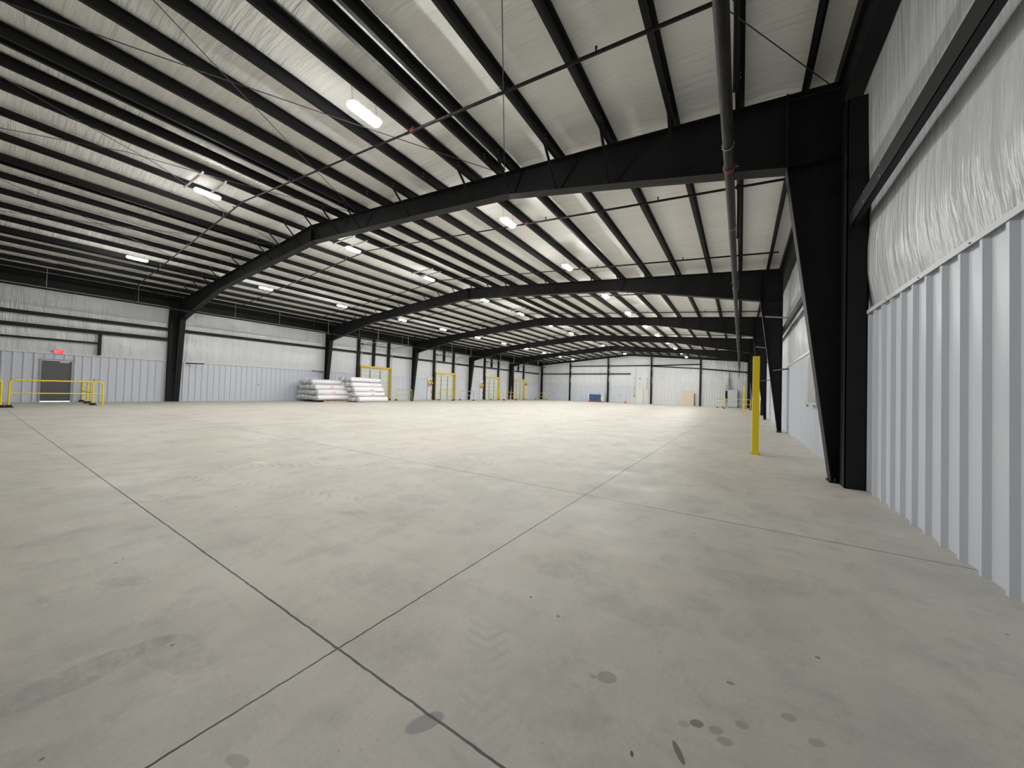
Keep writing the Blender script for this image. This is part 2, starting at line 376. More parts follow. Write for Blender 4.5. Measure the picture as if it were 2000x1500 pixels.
# left wall
wl = vinyl_wall('wall_left', YF, YE, 2.30, lambda s: zroof(XL)+.02, lambda s, o, z: (XL-.10+o, s, z), [4.28, 3.68])
tag(wl, 'left long wall with dock doors, white insulation over ribbed panel', 'wall', kind='structure')
DOCKS = [(19.38, 22.75), (28.7, 32.0), (37.95, 41.3), (44.95, 48.2)]
PD = (2.12, 3.18)
edges = [YF, PD[0]]+[PD[1]]
spans = []; cur = YF
for a, b in [PD]+DOCKS: spans.append((cur, a)); cur = b
spans.append((cur, YE))
for a, b in spans: sheet('wainscot_panel', M['panel'], wl, a, b, 0, WZ, fL, .1)
sheet('wainscot_panel', M['panel'], wl, PD[0], PD[1], 2.11, WZ, fL, .1)
for a, b in spans[:1]: seams(wl, a, b, 0, WZ, fL, .1)
for a, b in [(YF, DOCKS[0][0])]+[(p[1], q[0]) for p, q in zip(DOCKS, DOCKS[1:])]+[(DOCKS[-1][1], YE)]:
    MB().prism([(XL-.08, WZ+.02), (XL+.055, WZ+.015), (XL+.055, WZ-.05), (XL+.06, WZ-.05), (XL+.06, WZ+.02), (XL-.08, WZ+.03)], a, b).build('cap_trim', M['cap'], wl)
MB().box(XL-.42, XL-.3, YF, YE, 2.2, 6.3).build('outer_sheet', M['galv'], wl)
for a, b in spans: MB().box(XL-.42, XL-.3, a, b, 0, 2.2).build('outer_sheet', M['galv'], wl)
# end wall
we = vinyl_wall('wall_back', XL, XR, 2.30, lambda s: zroof(s)+.02, lambda s, o, z: (s, YE+.10-o, z), [4.3, 5.5])
tag(we, 'far gable end wall with ribbed panels and black posts', 'wall', kind='structure')
sheet('wainscot_panel', M['panel'], we, XL, -13.4, 0, WZ, fE, .1)
MB().box(XL, -13.4, YE-.05, YE-.001, WZ, WZ+.04).build('cap_trim', M['cap'], we)
MB().box(-13.44, -13.36, YE-.05, YE, 0, WZ+.04).build('end_trim', M['cap'], we)
def zfull(s): return 5.4 if s < -10.7 else (5.4-(s+10.7)*.0705 if s < -4.55 else 4.97-(s+4.55)*.1)
sheet('tall_panel', M['panel2'], we, -14.0, -12.82, WZ+.05, 5.4, lambda s, o, z: (s, YE-o-.01, z), .1)
sheet('tall_panel', M['panel2'], we, -13.36, -12.84, 0, WZ+.05, fE, .1)
sheet('tall_panel', M['panel2'], we, -12.84, -11.8, 2.1, 5.4, fE, .1)
sheet('tall_panel', M['panel2'], we, -11.8, XR, 0, 5.4, fE, .1, zfull)
MB().box(XL-.3, XR+.3, YE+.3, YE+.42, 0, 7.6).build('outer_sheet', M['galv'], we)
sheet('tall_panel', M['panel'], we, -.33, XR, 0, 3.35, lambda s, o, z: (s, YE-.05-o, z), .1)  # added tier: bluish light low on this wall put into the cladding colour
# front wall, behind the camera
wf = vinyl_wall('wall_front', XL, XR, 2.30, lambda s: zroof(s)+.02, lambda s, o, z: (s, YF-.10+o, z), [4.3])
tag(wf, 'near gable wall behind the camera', 'wall', kind='structure')
sheet('wainscot_panel', M['panel'], wf, XL, XR, 0, WZ, fF, .1)
MB().box(XL-.3, XR+.3, YF-.42, YF-.3, 0, 7.6).build('outer_sheet', M['galv'], wf)

# ------------------------------------------------------------------ steel frames
HW = .13
def frame_bottom(x):         # underside of rafter, mirrored about the ridge
    u = x if x > RX else 2*RX-x
    P = [(RX, 6.61), (-8.2, 6.215), (-4.87, 5.945), (-2.42, 5.475), (-.4, 5.07), (.56, 4.87)]
    for (a, za), (b, zb) in zip(P, P[1:]):
        if a <= u <= b: return za+(zb-za)*(u-a)/(b-a)
    return P[-1][1]
def frame(y, idx):
    w = HW; t = .008
    g = empty('steel_frame', (RX, y, 0))
    lab = ['nearest black steel portal frame, its right column beside the camera', 'second black steel portal frame from the camera', 'third black steel portal frame, left foot between first two dock doors',
           'fourth black steel portal frame from the camera', 'fifth black steel portal frame, the last before the end wall'][idx]
    tag(g, lab, 'steel frame', 'rigid steel frames spanning the hall')
    for sg in (1, -1):
        X = lambda x: (x-RX)*sg
        # rafter half
        xs = [RX, -8.2, -4.87, -2.42, -.4, .56]
        mb = MB()
        poly = [(X(x), frame_bottom(x)) for x in xs]+[(X(.56), ztop(.56)), (X(RX), ztop(RX))]
        for a, b in zip(xs, xs[1:]):
            mb.prism([(X(a), frame_bottom(a)), (X(b), frame_bottom(b)), (X(b), ztop(b)), (X(a), ztop(a))], -t, t)
        mb.ribbon([(X(RX), ztop(RX)-.012), (X(1.22), ztop(1.22)-.012)], -w, w, .012*sg)
        mb.ribbon([(X(x), frame_bottom(x)) for x in xs], -w, w, .014*sg)
        if sg == 1: mb.box(-.012, .012, -w, w, frame_bottom(RX)-.02, ztop(RX)+.0)
        else: mb.box(.0125, .03, -w, w, frame_bottom(RX)-.02, ztop(RX))
        mb.build('rafter', M['black'], g)
        # column
        cb = MB(); xi0, xi1, xo = 1.13, .56, 1.235
        cb.prism([(X(xi0), .02), (X(xo), .02), (X(xo), ztop(xo)-.02), (X(xi1), ztop(xi1)-.02), (X(xi1), 4.87)], -t, t)
        cb.ribbon([(X(xi0), .02), (X(xi1), 4.87)], -w, w, -.014*sg)
        cb.ribbon([(X(xo), .02), (X(xo), ztop(xo)-.02)], -w, w, -.012*sg)
        cb.box(*sorted((X(xi1)-.010, X(xi1)+.014)), -w, w, 4.87, ztop(xi1)+.02)
        cb.ribbon([(X(xi1), 4.87), (X(xo), 4.87)], -w, w, .012*sg)
        cb.box(*sorted((X(xi0)-.02*sg, X(xo)+.02*sg)), -w-.01, w+.01, 0, .02)
        cb.build('column', M['black'], g)
        # flange braces from lower flange up to purlins on the near side
        for i, px in enumerate(PX[:-2]):
            if px > -1.0 or i in (3, 5): continue
            brp = MB(); zb = frame_bottom(px)+.02; zt_ = ztop(px)+.05; L = .62
            for d in ((-1,) if idx == 0 else (-1,)):
                x = X(px)-.03
                brp.bar((x, -w*.6, zb), (x, -w-L, zt_), .045, .012, (1, 0, 0)); brp.bar((x+.02, -w*.6, zb), (x+.02, -w-L, zt_), .008, .045, (1, 0, 0))
            brp.build('flange_brace', M['black'], g)
        # base bolts
        for yy in (-.08, .08): MB().tube([(X(1.18), yy, .02), (X(1.18), yy, .06)], .012, 8).build('anchor_bolt', M['galv'], g)
    return g
for i, y in enumerate(FRAMES): frame(y, i)
# gable end frame: light rafter on posts
g = empty('steel_frame', (RX, YE-.30, 0)); tag(g, 'slim black gable rafter on the far end wall', 'steel frame')
for sg in (1, -1):
    mb = MB(); a = [(0, ztop(RX)-.30), (14.85*sg, ztop(1.15)-.30)]
    mb.prism([a[0], a[1], (a[1][0], a[1][1]+.29), (0, ztop(RX)-.01)], -.006, .006)
    mb.ribbon(a, -.1, .1, .012*sg); mb.ribbon([(0, ztop(RX)-.012), (a[1][0], ztop(1.25)-.012)], -.1, .1, .012*sg)
    mb.build('rafter', M['black'], g)
    cb = MB(); cb.box(*sorted((14.35*sg, 14.36*sg)), -.12, .12, 0, ztop(.9)-.3); cb.box(*sorted((14.62*sg, 14.63*sg)), -.12, .12, 0, ztop(1.1)-.3); cb.box(*sorted((14.35*sg, 14.63*sg)), -.006, .006, 0, ztop(1.)-.3)
    cb.build('column', M['black'], g)
# girt depth post beside each near column foot, both walls
def zsec(mb, a0, a1, x, z0, z1, axis='y', fl=.065, side=1):
    if axis == 'y':
        mb.box(x-.004, x+.004, a0, a1, z0, z1); mb.box(*sorted((x, x+fl*side)), a0, a1, z0, z0+.006); mb.box(*sorted((x, x-fl*side)), a0, a1, z1-.006, z1)
post = MB(); post.box(1.215, 1.445, -.08, -.065, 0, 5.46); post.box(1.215, 1.23, -.08, .19, 0, 5.46); post.box(1.43, 1.445, -.08, .19, 0, 5.46)
p = post.build('wall_channel_post', M['black']); p.location = (0, Y0-.36, 0); tag(p, 'tall black channel post between nearest right column and ribbed wall', 'post')
post = MB(); post.box(XL+.05, -28.58, -.08, -.065, 0, 5.6); post.box(-28.60, -28.58, -.08, .22, 0, 5.6)
p = post.build('wall_channel_post', M['black']); p.location = (0, Y0-.36, 0); tag(p, 'black channel post at the foot of the nearest left column', 'post')
# ------------------------------------------------------------------ purlins
def purlin(x, lab, y0=YF+.01, y1=YE-.1):
    mb = MB(); z0 = ztop(x)+.004; z1 = z0+.2; sd = 1 if x > RX else -1
    mb.box(-.004, .004, y0, y1, 0, .2); mb.box(*sorted((0, -.065*sd)), y0, y1, 0, .006); mb.box(*sorted((0, .065*sd)), y0, y1, .194, .2)
    mb.box(*sorted((-.065*sd, -.06*sd)), y0, y1, 0, .022)
    o = mb.build('purlin', M['black']); o.location = (x, 0, z0); tag(o, lab, 'purlin', 'roof purlins running the length of the hall')
    for y in FRAMES[:2]:
        b = MB()
        for dy in (-.72, .72):
            for dz in (.06, .14): b.tube([(-.004, y+dy, dz), (-.014, y+dy, dz)], .012, 6); b.tube([(.004, y+dy, dz), (.014, y+dy, dz)], .012, 6)
        b.build('bolt', M['galv'], o)
for i, x in enumerate(PX): purlin(x, 'black roof purlin, %s one right of the roof ridge' % ORD[i])
for i, x in enumerate(PXL): purlin(x, 'black roof purlin, %s one left of the roof ridge' % ORD[i])
for x, lab in ((-5.05, 'doubled black purlin piece in the nearest bay, fifth rod node right side'), (-10.88, 'short doubled purlin in the nearest bay just right of the ridge'),
               (-16.98, 'short doubled purlin in the nearest bay just left of the ridge'), (-22.93, 'short doubled purlin in the nearest bay far left')):
    purlin(x, lab.replace(', fifth rod node right side', ', over the right light row'), YF+.01, Y0+.1)
for x, nm in ((1.17, 'black eave strut along the top of the right wall'), (-28.5, 'black eave strut along the top of the left wall')):
    mb = MB(); sd = 1 if x > RX else -1
    mb.box(-.004, .004, YF, YE, 0, .22); mb.box(*sorted((0, .20*sd)), YF, YE, 0, .006); mb.box(*sorted((0, .20*sd)), YF, YE, .21, .22)
    o = mb.build('eave_strut', M['black']); o.location = (x, 0, ztop(x)+.0); tag(o, nm, 'eave strut')
    mb = MB(); mb.box(*sorted((.05*sd, .25*sd)), YF, YE, -.36, -.02); o2 = mb.build('eave_channel', M['black'], o)

# ------------------------------------------------------------------ wall girts
def girt(name, a, b, z, wall, lab, h=.2, grp='wall girts'):
    mb = MB()
    if wall in 'RL':
        x0, x1 = (1.245, 1.315) if wall == 'R' else (XL+.155, XL+.225)
        xi = x0 if wall == 'R' else x1
        mb.box(x0, x1, a, b, z+h/2-.006, z+h/2); mb.box(x0, x1, a, b, z-h/2, z-h/2+.006)
        mb.box(*sorted((xi, xi+(.006 if wall == 'R' else -.006))), a, b, z-h/2, z+h/2)
    else:
        z0, z1 = z if isinstance(z, tuple) else (z, z); y = YE-.2
        for d0, d1, ya, yb in ((h/2-.006, h/2, y, YE-.002), (-h/2, -h/2+.006, y, YE-.002), (-h/2, h/2, y, y+.006)):
            v = [(a, ya, z0+d0), (b, ya, z1+d0), (b, ya, z1+d1), (a, ya, z0+d1), (a, yb, z0+d0), (b, yb, z1+d0), (b, yb, z1+d1), (a, yb, z0+d1)]
            mb.add(v, [(3,2,1,0), (4,5,6,7), (0,1,5,4), (1,2,6,5), (2,3,7,6), (3,0,4,7)])
    o = mb.build(name, M['black']); tag(o, lab, 'girt', grp); return o
bay = lambda k: (Y0+B*(k-1)+.01, Y0+B*k-.01)
wh = ['first bay beside the camera', 'second bay', 'third bay', 'fourth bay', 'fifth bay', 'sixth bay']
for k in range(6):
    a, b = bay(k); a = max(a, YF); b = min(b, YE-.2)
    if k == 0: b = Y0-.45
    g = girt('wall_girt', a, b, 3.73, 'R', 'black wall girt on the right wall, %s' % wh[k], h=.20)
    if k == 0:
        bo = MB()
        for yy in (Y0-1.15, Y0-1.75):
            for dz in (-.06, .06): bo.tube([(1.245, yy, 3.73+dz), (1.235, yy, 3.73+dz)], .011, 6)
        bo.build('bolt', M['galv'], g)
    girt('wall_girt', a, b, 4.28, 'L', 'black wall girt on the left wall, %s' % wh[k], h=.17)
girt('wall_girt', YF, Y0-.42, 3.68, 'L', 'middle of three black girts above the grey exit door', h=.18)
girt('wall_girt', YF, 3.93, 3.09, 'L', 'thin lowest black girt above the grey exit door', h=.09)
o = MB().box(XL+.05, XL+.225, 3.94, 4.05, WZ+.03, 3.59).build('girt_post', M['black']); tag(o, 'short black post ending the low girt right of the exit door', 'post')
# dock door jamb channels
for k, (a, b) in enumerate(DOCKS):
    for ya, z0, nm in ((a-.30, .02, 'left'), ((a+b)/2-.42, 3.15 if k == 0 else 4.4, 'middle'), (b-.45, 3.14, 'right')):
        mb = MB(); mb.box(XL+.03, XL+.235, ya, ya+.012, z0, 5.85); mb.box(XL+.223, XL+.235, ya, ya+.22, z0, 5.85)
        mb.box(XL+.03, XL+.235, ya+.208, ya+.22, z0, 5.85)
        o = mb.build('door_jamb_channel', M['black']); tag(o, '%s black jamb channel above the %s dock door' % (nm, ORD[k]), 'post', 'dock door jamb channels')
# end wall posts and girts
EP = [-23.1, -16.92, -10.72, -4.53]
for i, x in enumerate(EP):
    mb = MB(); zt_ = ztop(x)-.3; mb.box(x-.10, x+.10, YE-.30, YE-.288, 0, zt_); mb.box(x-.006, x+.006, YE-.288, YE-.02, 0, zt_); mb.box(x-.10, x+.10, YE-.03, YE-.02, 0, zt_)
    o = mb.build('end_wall_post', M['black']); tag(o, 'black post on the far end wall, %s from the left' % ORD[i], 'post', 'end wall posts')
girt('wall_girt', XL+.3, EP[0]-.1, 4.29, 'E', 'black end wall girt left of the first post', .14)
girt('wall_girt', EP[0]+.1, EP[1]-.1, 4.29, 'E', 'lower black end wall girt above the blue wrapped load', .14)
girt('wall_girt', EP[1]+.1, -13.6, 4.29, 'E', 'short black end wall girt ending at the tall panels', .14)
girt('wall_girt', EP[0]+.1, EP[1]-.1, 5.5, 'E', 'upper black end wall girt between first and second posts', .13)
girt('wall_girt', EP[1]+.1, EP[2]-.1, 5.48, 'E', 'upper black end wall girt between second and third posts', .13)
girt('wall_girt', EP[2]+.1, EP[3]-.1, (5.46, 5.54), 'E', 'level upper black girt between third and fourth posts', .13)
girt('wall_girt', EP[2]+.1, EP[3]-.1, (5.37, 4.98), 'E', 'sloping black girt over the leaning board', .12)
girt('wall_girt', EP[3]+.1, XR-.2, (4.95, 4.38), 'E', 'sloping black girt over the electrical cabinet', .16)

# ------------------------------------------------------------------ roof bracing rods
def rod(a, b, lab):
    za = ztop(a[0])-.03; zb = ztop(b[0])-.03
    pts = [Vector((a[0], a[1], za))]
    if (a[0]-RX)*(b[0]-RX) < 0:
        t_ = (RX-a[0])/(b[0]-a[0]); pts.append(Vector((RX, a[1]+(b[1]-a[1])*t_, ztop(RX)-.03)))
    pts.append(Vector((b[0], b[1], zb)))
    mid = [pts[0]]
    for p, q in zip(pts, pts[1:]):
        for i in range(1, 9): mid.append(p.lerp(q, i/8)-Vector((0, 0, .05*math.sin(math.pi*i/8))))
    o = MB().tube(mid, .008, 6).build('brace_rod', M['wire']); tag(o, lab, 'brace rod', 'thin roof bracing rods in the nearest bay')
NODES = [1.1, -4.9, -10.8, -16.2, -22.1, -28.0]
pn = ['rightmost roof panel', 'panel over the right light row', 'ridge panel', 'panel left of the ridge', 'leftmost roof panel']
for i, (a, b) in enumerate(zip(NODES, NODES[1:])):
    rod((a, Y0-.1), (b, -2.04), 'thin brace rod crossing the %s, running left towards the camera' % pn[i])
    rod((b, Y0-.1), (a, -2.04), 'thin brace rod crossing the %s, running right towards the camera' % pn[i])

# ------------------------------------------------------------------ sprinkler pipes
MX, MZ = -.20, 4.76
g = MB().tube([(MX, YF+.05, MZ), (MX, 51.5, MZ)], .068, 20).build('sprinkler_main', M['pipe'])
tag(g, 'thick black sprinkler main hanging along the right side under the frames', 'pipe')
cp_ = MB()
for y in [1.7, 6.32, 12.8, 19.2, 25.8, 32.2, 38.6, 45]:
    cp_ = MB().tube([(MX, y-.04, MZ), (MX, y-.025, MZ), (MX, y+.025, MZ), (MX, y+.04, MZ)], [.07, .085, .085, .07], 18); cp_.box(MX+.07, MX+.12, y-.02, y+.02, MZ-.02, MZ+.02); cp_.build('coupling', M['red'], g)
for y in [5.75, 8.6, 13.5, 18, 22.4]:
    mb = MB().tube([(MX+.075*math.sin(a), y, MZ-.075*math.cos(a)) for a in [i*math.pi/8-math.pi for i in range(17)]], .005, 6)
    mb.tube([(MX, y, MZ+.075), (MX, y, ztop(MX)+.05)], .006, 6); mb.build('hanger', M['galv'], g)
mb = MB().tube(bend([(MX, 51.4, MZ), (MX, 51.9, MZ-.1), (MX, 51.9, 3.2)], .1), .05, 12).build('drop', M['pipe'], g)
LXm, LZm = -26.3, 5.18
g = MB().tube([(LXm, YF+.05, LZm), (LXm, 50.5, LZm)], .045, 12).build('sprinkler_main', M['pipe'])
tag(g, 'thinner black sprinkler main hanging along the left side below the frames', 'pipe')
for y in [2.0, 4.9, 9.1, 11.6, 15.0, 17.6, 22.0, 26.7, 31, 36]:
    MB().tube([(LXm, y, LZm-.055), (LXm, y, ztop(LXm)+.02)], .008, 6).tube([(LXm, y, LZm-.09), (LXm, y, LZm+.06)], .018, 6).build('hanger', M['galv'], g)
zb_ = lambda x: ztop(x)-.13
BY = [4.8+4.572*k for k in range(11)]
for k, y in enumerate(BY):
    g = empty('sprinkler_branch', (RX, y, 0)); tag(g, 'black sprinkler branch pipe crossing the roof, %s from the camera' % ORD[k], 'pipe', 'sprinkler branch lines across the roof')
    xe = .95
    path = [(LXm-RX, 0, LZm+.04), (LXm-RX, 0, zb_(LXm)-.0), (LXm-RX-.25, 0, zb_(LXm)-.03)]
    MB().tube(bend([(LXm-RX, 0, LZm+.04), (LXm-RX, 0, zb_(LXm)-.02)], .05), .022, 8).tube([(0-RX+LXm-.35, 0, zb_(LXm-.35)), (-4.5, 0, zb_(RX-4.5)), (0, 0, zb_(RX)), (7.8, 0, zb_(-5.7))], .021, 8).tube([(7.8, 0, zb_(-5.7)), (xe-RX, 0, zb_(xe))], .027, 10).build('pipe', M['pipe'], g)
    MB().tube([(MX-RX+.09, 0, MZ+.03), (MX-RX+.09, 0, zb_(MX))], .022, 8).box(MX-RX+.05, MX-RX+.13, -.04, .04, zb_(MX)-.04, zb_(MX)+.04).build('riser', M['pipe'], g)
    mb = MB()
    for x in (-5.66,) if k < 5 else (): mb.tube([(x-RX-.05, 0, zb_(x)), (x-RX+.05, 0, zb_(x))], .042, 10)
    if k < 5:
        mb.box(-5.70-RX, -5.62-RX, -.015, .015, zb_(-5.66), zb_(-5.66)+.065); mb.build('coupling', M['red'], g)
    if k < 6:
        for x in (-1.82, -5.0, -8.0, -11.2, -14.4, -17.6, -20.8, -24):
            MB().tube([(x-RX, 0, zb_(x)+.02), (x-RX, 0, zb_(x)+.075)], .015, 8).tube([(x-RX, 0, zb_(x)+.075), (x-RX, 0, zb_(x)+.1)], [.02, .012], 8).build('sprinkler_head', M['pipe'], g)
        for x in (-3.48, -7.05, -10.62, -15.2, -18.8, -22.3):
            MB().tube([(x-RX-.06+.035*math.sin(a), 0, zb_(x)-.035*math.cos(a)) for a in [i*math.pi/5 for i in range(11)]], .004, 5).tube([(x-RX-.06, 0, zb_(x)+.035), (x-RX-.03, 0, ztop(x)+.03)], .005, 5).build('hanger', M['galv'], g)

# ------------------------------------------------------------------ LED lights
def led(dx, top):
    g = empty('led_light')
    L = .31; W_ = .105
    def cap(w, l, z0, z1, n=6):
        pts = []
        for cx_, a0 in ((l-w*.6, 0), (-l+w*.6, math.pi)):
            for i in range(n+1):
                a = a0-math.pi/2+math.pi*i/n; pts.append((w*math.sin(a) if False else w*math.sin(a), cx_+w*.6*math.cos(a)))
        return pts
    out = cap(W_, L, 0, 0)
    sc = lambda k1, k2, z: [(p[0]*k1, p[1]*k2, z) for p in out]
    n = len(out); v = sc(.8, .95, 0)+sc(1, 1, .022)+sc(1, 1, .058)
    MB().add(v, [tuple(range(n-1, -1, -1))]+[(q*n+i, q*n+(i+1) % n, (q+1)*n+(i+1) % n, (q+1)*n+i) for q in range(2) for i in range(n)]).build('diffuser', M['lamp'], g)
    MB().prism([(p[0]*1.12, p[1]*1.04) for p in out], .056, .066, 'z').prism([(p[0]*.6, p[1]*.93) for p in out], .066, .11, 'z').build('housing', M['white'], g)  # wide lower plate is an added lip, shields the nearby ceiling from the diffuser
    for sy3 in (-1, 1): MB().tube([(0, .24*sy3, .105), (dx, .26*sy3, top)], .003, 5).build('suspension_cable', M['wire'], g)
    return g
LY = [3.82, 8.55, 12.78, 17.5, 21.75, 26.4, 30.85, 35.5, 40.0, 44.6, 49.1]
rows = [(-5.80, 6.10, 'right light row'), (-13.42, 6.76, 'ridge light row'), (-21.0, 6.16, 'left light row')]
CAB = [(-.06, ztop(-5.86)+.03-6.10), (0, ztop(-14.1)-.02-6.76), (-.50, ztop(-21.5)+.03-6.16)]
for (x, z, nm), (cdx, ctop) in zip(rows, CAB):
    first = None
    for k, y in enumerate(LY):
        o = led(cdx, ctop) if first is None else copy_tree(first)
        first = first or o; o.location = (x, y, z)
        tag(o, 'glowing white LED high bay light, %s from the camera in the %s' % (ORD[k], nm), 'ceiling light', 'LED lights hanging under the roof')
# junction boxes and cross struts
for j, (x, z, nm) in enumerate(rows):
    for k, y in enumerate(LY[:7]):
        px = min(PX+PXL, key=lambda q: abs(q-(x+(.55 if j else .2))))
        o = MB().box(px-.075, px-.009, y+.10, y+.21, ztop(px)+.03, ztop(px)+.15).build('junction_box', M['white'])
        tag(o, 'small white junction box on a purlin above the %s light of the %s' % (ORD[k], nm), 'electrical box', 'junction boxes above the lights')
for k, y in enumerate(LY):
    for dy, s in ((-.27, 'near'), (.27, 'far')):
        o = MB().bar((-14.45, y+dy, ztop(-14.2)-.02), (-12.9, y+dy, ztop(-14.2)-.02), .04, .04).build('strut_channel', M['galv']); tag(o, '%s steel strut channel over the %s light of the ridge row' % (s, ORD[k]), 'strut', 'strut channels over ridge lights')

# ------------------------------------------------------------------ grey exit door, left
g = empty('door_1', (XL, (PD[0]+PD[1])/2, 0)); tag(g, 'grey steel exit door in the left wall under the exit sign', 'door', kind='structure')
hw = (PD[1]-PD[0])/2
MB().box(-.08, .05, -hw, -hw+.06, 0, 2.13).box(-.08, .05, hw-.06, hw, 0, 2.13).box(-.08, .05, -hw+.06, hw-.06, 2.06, 2.13).build('door_frame', M['doorframe'], g)
lf = MB().box(-.05, -.01, -hw+.065, hw-.065, .045, 2.055).build('door_leaf', M['doorgrey'], g)
MB().box(-.01, .05, hw-.45, hw-.15, 1.96, 2.02).bar((.04, hw-.42, 2.02), (.06, hw-.12, 2.04), .02, .012).build('door_closer', M['galv'], g)
MB().tube([(-.01, -hw+.13, 1.0), (.06, -hw+.13, 1.0)], .03, 10).tube(bend([(.05, -hw+.13, 1.0), (.06, -hw+.27, 1.0)], .01), .012, 8).build('door_handle', M['galv'], g)
MB().box(-1.2, -.06, -hw+.06, hw-.06, -.02, -.005).build('daylit_ground', M['daylight'], g)
g = empty('exit_sign', (XL+.04, 2.66, 2.50)); tag(g, 'lit red exit sign on the wainscot cap over the grey door', 'exit sign')
MB().box(0, .05, -.155, .155, -.09, .09).build('housing', M['white'], g)
MB().box(.0505, .056, -.15, .15, -.085, .085).build('sign_face', M['exit'], g)
mb = MB()
def letters(mb, word, x, y0, z0, h, w, gap, th, sgn=1):
    F = {'E': [(0,0,0,1), (0,0,1,0), (0,.5,.8,.5), (0,1,1,1)], 'X': [(0,0,1,1), (0,1,1,0)], 'I': [(.5,0,.5,1)], 'T': [(.5,0,.5,1), (0,1,1,1)]}
    for i, c in enumerate(word):
        for a, b, c_, d in F[c]:
            yy = y0+sgn*i*(w+gap); mb.bar((x, yy+sgn*a*w, z0+b*h), (x, yy+sgn*c_*w, z0+d*h), th, .004, (1, 0, 0))
letters(mb, 'EXIT', .0595, -.115, -.05, .10, .04, .022, .014)
mb.build('exit_lettering', M['exitw'], g)
g = empty('breaker_panel', (XR-.035, 10.3, 1.1)); tag(g, 'grey breaker panel box on the right wall beyond the nearest column', 'electrical panel')
MB().box(-.13, 0, -.75, .75, 0, 1.12).build('enclosure', M['grey2'], g, .006); MB().box(-.137, -.131, -.7, .3, .05, 1.07).build('panel_door', M['grey'], g)
# wall outlets
for x, y, z, lab in ((XL+.045, 3.95, 1.14, 'small grey outlet box on the left wall right of the exit door'), (XL+.045, 11.56, 1.15, 'small grey outlet box on the left wall before the roll stacks'), (XR-.05, 11.7, 1.1, 'small grey outlet box on the right wall')):
    g = empty('outlet_box', (x, y, z)); tag(g, lab, 'outlet'); s = 1 if x < 0 else -1
    MB().box(*sorted((-.045*s, .02*s)), -.06, .06, -.06, .06).build('box', M['grey'], g); MB().box(*sorted((.02*s, .024*s)), -.035, .035, -.045, .045).build('socket_face', M['cap'], g)
for i, x in enumerate((-22.2, -14.9)):
    g = empty('outlet_box', (x+ (1.6 if i == 0 else 0), YE-.06, 1.15)); tag(g, 'small dark outlet box on the %s end wall panel' % ('leftmost' if i == 0 else 'third'), 'outlet'); g.location.x = (-26.0, -15.2)[i]
    MB().box(-.07, .07, -.03, .06, -.06, .06).build('box', M['grey'], g)

# ------------------------------------------------------------------ guard rails
def rail(a, b, lab, h=1.07, feet=(1, 1), striped=False, grp='yellow guard rails', r=.028):
    a = Vector((*a, 0)); b = Vector((*b, 0)); g = empty('guard_rail', a); d = b-a; n = d.normalized()
    tag(g, lab, 'guard rail', grp)
    MB().tube(bend([(0, 0, .02), (0, 0, h), d+Vector((0, 0, h)), d+Vector((0, 0, .02))], .13, 6), r, 12).build('hoop', M['yellow'], g)
    MB().tube([(0, 0, h*.52), d+Vector((0, 0, h*.52))], r*.8, 10).build('mid_rail', M['yellow'], g)
    for q, f in ((Vector((0, 0, 0)), feet[0]), (d, feet[1])):
        if f: MB().prism([(q.x-.11, q.y-.11), (q.x+.11, q.y-.11), (q.x+.11, q.y+.11), (q.x-.11, q.y+.11)], 0, .03, 'z').prism([(q.x-.08, q.y-.08), (q.x+.08, q.y-.08), (q.x+.08, q.y+.08), (q.x-.08, q.y+.08)], .03, .1, 'z').build('foot', M['rubber'], g)
    if striped:
        mb = MB()
        for i in range(6): z = .15+i*.15; mb.tube([d+Vector((0, 0, z)), d+Vector((0, 0, z+.055))], r*1.06, 12)
        mb.build('black_tape', M['rubber'], g)
    return g
rail((-23.75, 1.08), (-23.75, 3.48), 'yellow guard rail in front of the grey exit door, longest one', feet=(1, 0))
rail((-23.75, .9), (-23.75, -1.4), 'yellow guard rail cut off by the left edge of the photo')
rail((-24.95, 3.36), (-26.8, 3.42), 'yellow guard rail end on right of exit door, nearer pair')
rail((-27.0, 3.48), (-28.65, 3.48), 'yellow guard rail end on against the left wall right of exit door')
rail((-28.0, 22.95), (-26.4, 22.95+.5), 'yellow guard rail right of the first dock door', striped=True)
rail((-27.9, 28.6), (-26.2, 29.0), 'yellow guard rail in front of the second dock door', striped=True)
rail((-27.9, 32.1), (-26.0, 32.3), 'yellow guard rail right of the second dock door', striped=True)
rail((-27.9, 38.3), (-26.0, 38.6), 'yellow guard rail in front of the third dock door')
rail((-27.9, 41.4), (-26.2, 41.7), 'yellow guard rail right of the third dock door')
rail((-27.9, 44.8), (-26.4, 45.0), 'yellow guard rail left of the fourth dock door')
rail((-27.9, 50.6), (-26.3, 51.2), 'yellow guard rail in the far left corner')
rail((-1.56, 46.4), (.87, 45.6), 'yellow guard rail in front of the pale electrical cabinet')
rail((-2.35, 49.0), (-1.9, 51.6), 'short yellow guard rail end on, left of the cabinet rail')

# ------------------------------------------------------------------ yellow posts
for x, y, h_, lab in ((.275, 9.38, 2.12, 'tall square yellow post with base plate near the right wall'), (.2, 33.0, 2.12, 'distant square yellow post beside the fourth right column')):
    g = empty('safety_post', (x, y, 0)); tag(g, lab, 'post')
    MB().box(-.062, .062, -.062, .062, .012, h_).build('post', M['yellow'], g, .006)
    mb = MB().box(-.1, .1, -.1, .1, 0, .012).build('base_plate', M['yellow'], g)
    for sx in (-.08, .08):
        for sy2 in (-.08, .08): MB().tube([(sx, sy2, .012), (sx, sy2, .035)], .01, 6).build('anchor_bolt', M['galv'], g)

